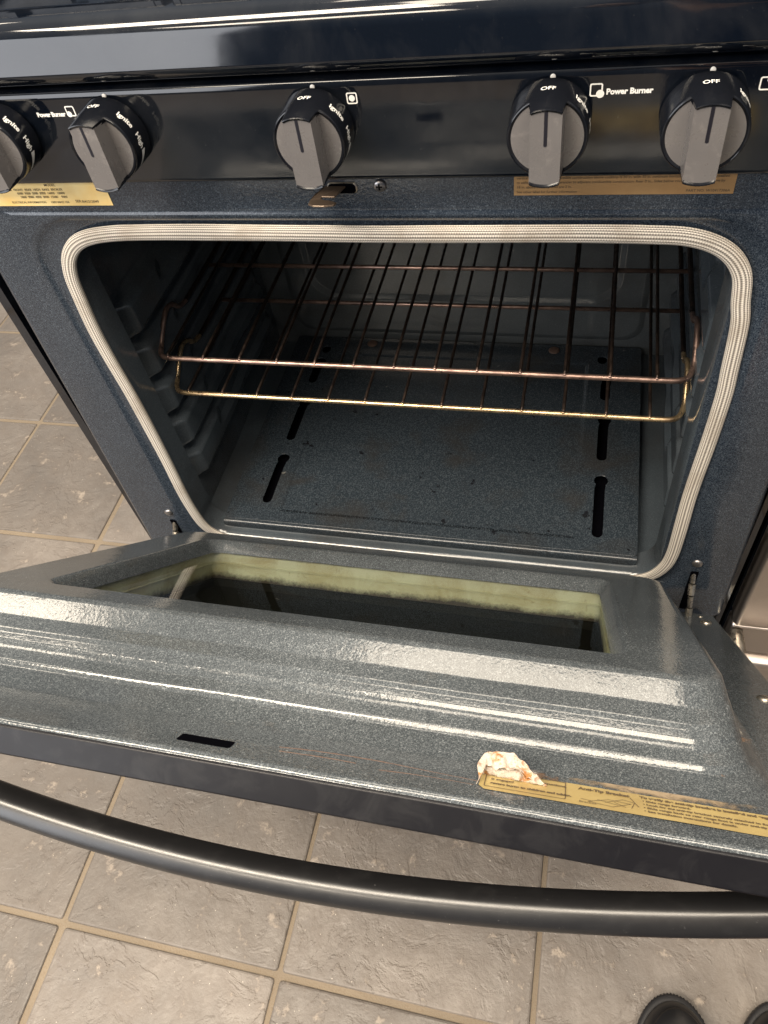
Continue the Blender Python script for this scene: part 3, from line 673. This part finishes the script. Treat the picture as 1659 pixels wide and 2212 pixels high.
# window: pane, inner steel ring, dark outer glass behind
b = B(); b.add([D(x, s_, 0.0148) for x, s_ in rrect(-0.2325, 0.2325, 0.058, 0.358, 0.010)], [tuple(reversed(range(36)))]); b.obj('window_pane', ['pane'], door, smooth=False)
b = B()
L = [[D(x, s_, n) for x, s_ in rrect(-w, w, sa, sb, 0.006)] for w, sa, sb, n in ((0.2340, 0.056, 0.360, 0.0155), (0.2340, 0.056, 0.360, 0.0285), (0.2325, 0.0575, 0.3585, 0.0290), (0.2325, 0.0575, 0.3585, 0.0300), (0.2335, 0.0565, 0.3595, 0.0303), (0.2335, 0.0565, 0.3595, 0.0480))]
b.loft(L); b.obj('window_liner', ['inner'], door, smooth=False)
b = B(); L = [[D(x, s_, n) for x, s_ in rrect(-w, w, sa, sb, 0.006)] for w, sa, sb, n in ((0.2335, 0.0565, 0.3595, 0.0480), (0.229, 0.061, 0.355, 0.0483), (0.229, 0.061, 0.355, 0.0570))]
b.loft(L, True, False, True); b.obj('outer_glass', ['inner_dark'], door, smooth=False)
# latch slot in the lip: flat plate, the dark of the hole painted black
b = B(); sl = [(-0.0195, 0.5312), (-0.0185, 0.5305), (0.0150, 0.5305), (0.0160, 0.5315), (0.0160, 0.5390), (0.0150, 0.5405), (-0.0180, 0.5405), (-0.0195, 0.5395)]
b.add([D2(x - 0.013, s_, 0.03765) for x, s_ in sl], [tuple(range(8))]); b.obj('latch_slot', ['hole'], door, smooth=False)
for s in (-1, 1):
    for q in (-0.0155, 0.2629):
        b = B(); dome(b, D(s * 0.3575, q, 0.0500), (0, ST, CT), 0.0062, 0.0026); b.obj('door_screw', ['zinc'], door)
    b = B(); dome(b, D(s * 0.3565, -0.048, 0.0500), (0, ST, CT), 0.0030, 0.001); b.obj('door_screw', ['zinc'], door)

# --- handle: bowed bar
hp = []
for k in range(49):
    x = -0.352 + 0.704 * k / 48; n = 0.150 - 0.385 * x * x
    hp.append((x, 0.475, n))
b = B(); L = []; NH = 28
for i, (x, s_, n) in enumerate(hp):
    dn = -0.77 * x; l = math.hypot(1, dn); tx, tn = 1 / l, dn / l; nx, nn = -tn, tx    # normal in the (x,n) plane
    ring = []
    for k in range(NH):
        a = 2 * PI * k / NH; ca, sa = math.cos(a), math.sin(a)
        ps = 0.0122 * abs(ca) ** 0.7 * (1 if ca > 0 else -1); pn = 0.0104 * abs(sa) ** 0.7 * (1 if sa > 0 else -1)
        ring.append(D(x + nx * pn, s_ + ps, n + nn * pn))
    L.append(ring)
b.loft(L, True, True, True)
hd = b.obj('door_handle', ['handle'], door)
for s in (-1, 1):
    b = B(); L = []
    for n, w, hgt, cx_ in ((0.0725, 0.017, 0.0155, 0.341), (0.077, 0.015, 0.0135, 0.341), (0.087, 0.0125, 0.0125, 0.342), (0.100, 0.012, 0.0122, 0.343), (0.108, 0.009, 0.010, 0.344)):
        L.append([D(s * cx_ + p, 0.475 + q, n) for p, q in rrect(-w, w, -hgt, hgt, 0.006)])
    b.loft(L, True, True, True); b.obj('handle_mount', ['handle'], hd, wn=True)

# --- warning label on the lip, with its crumpled torn end
b = B(); lab = []
nseg = 60; x0, x1 = 0.1528, 0.352
vs = []
for k in range(nseg + 1):
    x = x0 + (x1 - x0) * k / nseg
    sa = 0.5110 + (0.0 if x < 0.3 else 0.0); sb = 0.5365
    if k == 0: sb -= 0.004
    for j in range(5):
        s_ = sa + (sb - sa) * j / 4
        vs.append(D2(x, s_, 0.0374 - 0.0001 * noise.noise(Vector((x * 60, s_ * 90, 0)))))
fs = [(k * 5 + j, k * 5 + j + 1, (k + 1) * 5 + j + 1, (k + 1) * 5 + j) for k in range(nseg) for j in range(4)]
b.add(vs, fs, 0)
def ltext(body, x, s_, size, al='LEFT', bold=0.0, m=1):
    vs, fs = text_poly(body, size, bold, al); b.add([D2(x + u, s_ - v, 0.0370) for u, v in vs], fs, m)
# printing reads from the front of the range: text top points to the oven
ltext('equipment per these instructions.', 0.1590, 0.5185, 0.0031, bold=0.00012); ltext('is engaged', 0.1590, 0.5238, 0.0031, bold=0.00012)
ltext('severe burns to children and adults.', 0.1590, 0.5292, 0.0031, bold=0.00018)
o_ = rrect(0.1556, 0.2010, 0.5085, 0.5335, 0.0012, 3); i_ = rrect(0.1561, 0.2005, 0.5090, 0.5330, 0.0010, 3)
b.loft([[D2(p, max(q, 0.512), 0.0370) for p, q in o_], [D2(p, max(q, 0.5125), 0.0370) for p, q in i_]], m=1)
ltext('Anti-Tip Bracket', 0.2080, 0.5175, 0.0041, bold=0.00018)
for (xa, sa, xb, sb) in ((0.213, 0.531, 0.224, 0.525), (0.213, 0.531, 0.226, 0.533), (0.226, 0.533, 0.236, 0.526), (0.224, 0.525, 0.236, 0.526), (0.222, 0.529, 0.232, 0.522), (0.232, 0.522, 0.238, 0.524), (0.238, 0.524, 0.236, 0.531), (0.227, 0.527, 0.233, 0.531), (0.236, 0.518, 0.240, 0.528), (0.209, 0.529, 0.215, 0.530), (0.218, 0.527, 0.229, 0.530)):
    dx, ds = xb - xa, sb - sa; l = math.hypot(dx, ds); ox, os_ = -ds / l * 0.00018, dx / l * 0.00018
    b.add([D2(xa + ox, sa + os_, 0.0370), D2(xb + ox, sb + os_, 0.0370), D2(xb - ox, sb - os_, 0.0370), D2(xa - ox, sa - os_, 0.0370)], [(0, 1, 2, 3)], 1)
ltext('Bracket', 0.2080, 0.5335, 0.0030)
ltext('To verify the anti-tip bracket is installed and engaged:', 0.2415, 0.5160, 0.0034, bold=0.00018)
for k, tx_ in enumerate(('\u2022 Slide range forward.', '\u2022 Look for the anti-tip bracket securely attached to floor.', '\u2022 Slide range back so rear range foot is under anti-tip bracket.', '\u2022 See installation instructions for details.')):
    ltext(tx_, 0.2425, 0.5202 + 0.0040 * k, 0.0029, bold=0.0001)
b.obj('warning_label', ['label_door', 'ink'], door, smooth=False)
nx_, ny_ = 60, 26; vs = []; uvs = []
for j in range(ny_ + 1):
    v = j / ny_
    for i in range(nx_ + 1):
        u = i / nx_
        w = 1.0 if u < 0.45 else max(0.06, 1 - ((u - 0.45) / 0.55) ** 1.3)
        x = 0.1512 + 0.0390 * u
        a = v * PI * 1.05
        s_ = 0.5180 - 0.0095 * w * math.sin(a * 0.55) + 0.0170 * w * max(0.0, v - 0.30) ** 1.2 + 0.003 * u
        h = (0.0125 * w) * math.sin(min(PI * 0.86, a * 0.95)) ** 0.8 + 0.0006
        q = Vector((x * 170, v * 3.0, 1.0)); cr = noise.noise(q) + 0.5 * noise.noise(q * 2.3)
        h = max(0.0005, h + 0.0030 * cr * (0.3 + v)); s_ += 0.0016 * cr + (0.0016 * noise.noise(Vector((x * 300, 5, 5))) if j == ny_ else 0)
        if u < 0.10:
            q_ = (1 - u / 0.10) * v; s_ += 0.013 * q_; h = h * (1 - q_) + 0.0006 * q_; x += 0.0010 * math.sin(v * 9)
        vs.append(D2(x, s_, 0.0378 - h))
fs = [(j * (nx_ + 1) + i, j * (nx_ + 1) + i + 1, (j + 1) * (nx_ + 1) + i + 1, (j + 1) * (nx_ + 1) + i) for j in range(ny_) for i in range(nx_)]
o = mesh('torn_label_flap', vs, fs, 'torn', door, angle=0.9); so = o.modifiers.new('s', 'SOLIDIFY'); so.thickness = 0.0003
# residue, rust and scratches
def patch(name, x0, x1, s0, s1, n, mat, nn=8):
    vs = []; uv = []
    for j in range(nn + 1):
        for i in range(nn + 1):
            vs.append(D2(x0 + (x1 - x0) * i / nn, s0 + (s1 - s0) * j / nn, n(s0 + (s1 - s0) * j / nn) if callable(n) else n)); uv.append((i / nn, j / nn))
    fs = [(j * (nn + 1) + i, j * (nn + 1) + i + 1, (j + 1) * (nn + 1) + i + 1, (j + 1) * (nn + 1) + i) for j in range(nn) for i in range(nn)]
    return mesh(name, vs, fs, mat, door, uv=uv)
patch('residue_stain', 0.150, 0.190, 0.490, 0.514, 0.0372, 'dust_patch'); patch('rust_stain', 0.170, 0.200, 0.500, 0.514, 0.0376, 'rust_patch')
patch('grease_stain', 0.195, 0.31, 0.496, 0.512, 0.0376, 'film_patch')
patch('rust_stain', 0.296, 0.318, 0.4300, 0.4440, 0.0225, 'rust_patch')
for pl in ([(0.030, 0.5265), (0.055, 0.5235), (0.090, 0.5230), (0.125, 0.5255), (0.153, 0.5275)], [(0.032, 0.532), (0.060, 0.5305), (0.080, 0.531)], [(0.095, 0.5345), (0.125, 0.5325), (0.150, 0.533)]):
    b = B(); pts = curve_pts([(x, s_, 0) for x, s_ in pl], 10)
    b.tube([D2(p.x, p.y + 0.0003 * noise.noise(p * 400), 0.03795) for p in pts], [0.00045 * (0.6 + 0.6 * abs(noise.noise(p * 150))) for p in pts], 6)
    b.obj('rust_scratch', ['rust'], door)

# ================================================================== RACKS
def rack(label, dz, x_first, pitch, matf, group):
    g = thing('oven_rack', label, 'oven rack', (0, 0.23, -0.027 + dz), group)
    z0 = -0.027 + dz
    b = B()
    c = [(-0.302, 0.168, z0 + 0.003), (-0.302, 0.150, z0 + 0.008), (-0.302, 0.138, z0 + 0.0200), (-0.302, 0.122, z0 + 0.0240), (-0.302, 0.100, z0 + 0.0120), (-0.301, 0.084, z0 + 0.002), (-0.296, 0.070, z0), (-0.286, 0.0645, z0), (-0.26, 0.064, z0)]
    path = curve_pts(c, 6) + [Vector((x, 0.064, z0)) for x in (-0.2, -0.1, 0.0, 0.1, 0.2)] + curve_pts([(-p[0], p[1], p[2]) for p in reversed(c)], 6)
    b.tube(path, 0.0030, 12); b.obj('front_rail', [matf], g)
    b = B()
    for s in (-1, 1): b.tube(curve_pts([(s * 0.302, 0.167, z0 + 0.003), (s * 0.302, 0.18, z0 + 0.003), (s * 0.302, 0.28, z0 + 0.002), (s * 0.302, 0.385, z0 + 0.002), (s * 0.296, 0.394, z0 + 0.002), (s * 0.28, 0.396, z0 + 0.002)], 5), 0.0029, 10)
    b.tube([(-0.285, 0.396, z0 + 0.002), (0.285, 0.396, z0 + 0.002)], 0.0029, 10); b.obj('side_rail', ['wire_dark'], g)
    b = B(); b.tube([(-0.300, 0.249, z0 - 0.001), (0.300, 0.249, z0 - 0.001)], 0.0026, 10); b.obj('cross_bar', ['wire_bronze'], g)
    for k in range(13):
        x = x_first + pitch * k; b = B()
        b.tube([(x, 0.0630, z0 + 0.0030), (x, 0.066, z0 + 0.0044), (x, 0.16, z0 + 0.0046), (x, 0.30, z0 + 0.0046), (x, 0.396, z0 + 0.0046)], 0.0019, 8)
        b.obj('rack_wire', ['wire_dark'], g)
        b = B(); dome(b, (x, 0.0640, z0 + 0.0026), (0, -0.5, 0.86), 0.0022, 0.0020, n=10)
        if k in (): pass
        b.obj('wire_tip', [matf], g)
    return g
rack('upper oven rack with bronzed reddish front rail', 0.0, -0.284, 0.0458, 'wire_bronze', 'wire racks in the oven')
rack('lower oven rack with yellow gold tinted front rail', -0.056, -0.277, 0.04525, 'wire_gold', 'wire racks in the oven')

# ================================================================== NEIGHBOURING APPLIANCE
A0 = thing('stainless_appliance', 'stainless steel appliance with bar handle standing right of the range', 'appliance', (0.71, 0.3, FLOOR))
b = B(); b.box((0.408, 0.030, FLOOR + 0.02), (1.01, 0.64, 0.33)); b.obj('cabinet', ['gloss'], A0, smooth=False)
def slab(name, x0, x1, z0, z1, yb, yf):
    b = B(); L = [[(x, y, z) for x, z in rrect(x0 + i, x1 - i, z0 + i, z1 - i, 0.004)] for i, y in ((0, yb), (0, yf + 0.006), (0.002, yf + 0.002), (0.006, yf))]
    b.loft(L, True, True, True); return b.obj(name, ['stainless'], A0, wn=True)
up = slab('upper_door', 0.410, 1.005, -0.385, 0.30, 0.028, -0.002)
lo = slab('lower_door', 0.410, 1.005, -0.575, -0.392, 0.028, 0.004)
b = B(); b.tube([(0.424, -0.034, -0.4085), (0.43, -0.034, -0.4085), (0.99, -0.034, -0.4085)], 0.0105, 20); h = b.obj('bar_handle', ['stainless'], up, angle=0.6)
for x in (0.418, 0.992):
    b = B(); b.tube([(x, 0.003, -0.404), (x, -0.030, -0.407), (x, -0.036, -0.4085)], [0.0085, 0.0115, 0.0115], 14)
    b.obj('handle_post', ['zinc'], up, angle=0.7)

# ================================================================== PERSON (photographer: only the shoes are in the frame)
def skin_obj(name, verts, edges, radii, mat, parent=None, root=0, sub=2):
    me = bpy.data.meshes.new(name); me.from_pydata(verts, edges, []); me.materials.append(MAT[mat])
    o = bpy.data.objects.new(name, me); link(o, parent)
    sk = o.modifiers.new('skin', 'SKIN'); sk.use_smooth_shade = True
    me_s = me.skin_vertices[0] if me.skin_vertices else None
    if me_s is None:
        bm = bmesh.new(); bm.from_mesh(me); bm.verts.layers.skin.verify(); bm.to_mesh(me); bm.free(); me_s = me.skin_vertices[0]
    for i, r in enumerate(radii):
        me_s.data[i].radius = (r, r) if not isinstance(r, tuple) else r; me_s.data[i].use_root = (i == root)
    ss = o.modifiers.new('ss', 'SUBSURF'); ss.levels = sub; ss.render_levels = sub
    ev = o.evaluated_get(bpy.context.evaluated_depsgraph_get()); m2 = bpy.data.meshes.new_from_object(ev)
    o.modifiers.clear(); o.data = m2; m2.materials.clear(); m2.materials.append(MAT[mat])
    m2.polygons.foreach_set('use_smooth', [True] * len(m2.polygons))
    return o
F1 = (0.360, -0.42); F2 = (0.487, -0.405); Zf = FLOOR
V = [(0.44, -1.02, 0.34), (0.44, -1.02, 0.55), (0.43, -0.99, 0.78), (0.42, -0.96, 0.88), (0.41, -0.93, 0.98), (0.405, -0.90, 1.08),
     (0.36, -1.01, 0.29), (0.36, -0.86, -0.11), (0.365, -0.665, -0.49), (0.36, -0.56, -0.545),
     (0.52, -1.01, 0.29), (0.50, -0.86, -0.11), (0.495, -0.645, -0.49), (0.49, -0.54, -0.545),
     (0.26, -0.97, 0.83), (0.18, -0.90, 0.58), (0.19, -0.68, 0.53), (0.19, -0.62, 0.545),
     (0.60, -0.97, 0.83), (0.62, -0.90, 0.58), (0.40, -0.70, 0.53), (0.32, -0.64, 0.54)]
Ed = [(0, 1), (1, 2), (2, 3), (3, 4), (4, 5), (0, 6), (6, 7), (7, 8), (8, 9), (0, 10), (10, 11), (11, 12), (12, 13), (2, 14), (14, 15), (15, 16), (16, 17), (2, 18), (18, 19), (19, 20), (20, 21)]
Rr = [0.14, 0.13, 0.13, 0.055, 0.085, 0.075, 0.085, 0.055, 0.038, 0.035, 0.085, 0.055, 0.038, 0.035, 0.055, 0.042, 0.027, 0.03, 0.055, 0.042, 0.027, 0.03]
P0 = skin_obj('person', V, Ed, Rr, 'skin'); P0['label'] = 'person in black lace-up shoes standing in front of the oven door'; P0['category'] = 'person'
skin_obj('trousers', [V[0], V[6], V[7], (0.365, -0.70, -0.43), V[10], V[11], (0.495, -0.68, -0.43), (0.44, -1.02, 0.45)], [(0, 1), (1, 2), (2, 3), (0, 4), (4, 5), (5, 6), (0, 7)], [0.165, 0.105, 0.08, 0.075, 0.105, 0.08, 0.075, 0.15], 'denim', P0)
skin_obj('shirt', [V[0], V[1], V[2], (0.428, -0.985, 0.84), V[14], V[15], (0.185, -0.76, 0.55), V[18], V[19], (0.45, -0.75, 0.545)], [(0, 1), (1, 2), (2, 3), (2, 4), (4, 5), (5, 6), (2, 7), (7, 8), (8, 9)], [0.16, 0.15, 0.15, 0.07, 0.075, 0.06, 0.045, 0.075, 0.06, 0.045], 'shirt', P0)
skin_obj('hair', [(0.41, -0.955, 1.06), (0.405, -0.94, 1.13), (0.403, -0.90, 1.145)], [(0, 1), (1, 2)], [0.075, 0.075, 0.06], 'hair', P0)
def shoe(cx, ytoe, rot):
    b = B(); L = 0.295
    def half(t):  # half width along the shoe, t=0 toe .. 1 heel
        w = 0.050 * (1 - (1 - min(1, t / 0.33)) ** 2.3) ** 0.5 if t < 0.33 else 0.050 - 0.012 * math.sin(min(1, (t - 0.33) / 0.45) * PI / 2) ** 2
        if t > 0.86: w *= math.sqrt(max(0.0, 1 - ((t - 0.86) / 0.14) ** 2)) * 0.98 + 0.02
        return w
    def loop(k_, z, bite=0.0):
        pts = []; N = 110; yc = -0.40 * L
        for side in (1, -1):
            rng = range(N) if side == 1 else range(N, 0, -1)
            for k in rng:
                t = 0.5 - 0.5 * math.cos(PI * k / N); w = half(t); y = -t * L
                zz = z(t) if callable(z) else z; f = k_ + (bite if k % 2 else 0)
                pts.append((side * w * f, yc + (y - yc) * (f if k_ > 0.8 else (0.3 + 0.7 * k_)), zz))
        return pts
    up = lambda lo, hi: (lambda t: lo + (hi - lo) * (min(1.0, max(0.0, (t - 0.22) / 0.5)) ** 1.3))
    c, s = math.cos(rot), math.sin(rot); T = lambda P: [(cx + x * c - y * s, ytoe + x * s + y * c, Zf + z) for x, y, z in P]
    sole = B(); sole.loft([T(loop(0.95, 0.001)), T(loop(0.985, 0.006)), T(loop(0.99, 0.016, 0.014)), T(loop(0.99, 0.023, 0.014)), T(loop(0.975, 0.0265)), T(loop(0.93, 0.0262))], True, True, True)
    sole.obj('shoe_sole', ['sole'], P0)
    b.loft([T(loop(0.925, 0.0255)), T(loop(0.925, up(0.034, 0.045))), T(loop(0.89, up(0.046, 0.07))), T(loop(0.84, up(0.053, 0.090))), T(loop(0.81, up(0.0545, 0.090))), T(loop(0.795, up(0.0535, 0.092))), T(loop(0.77, up(0.0560, 0.096))), T(loop(0.64, up(0.0605, 0.102))), T(loop(0.45, up(0.0645, 0.106))), T(loop(0.25, up(0.0665, 0.108))), T(loop(0.08, up(0.067, 0.109)))], True, False, True)
    b.obj('shoe', ['shoe'], P0)
shoe(F1[0], -0.404, math.radians(3)); shoe(F2[0] - 0.006, -0.388, math.radians(-4))
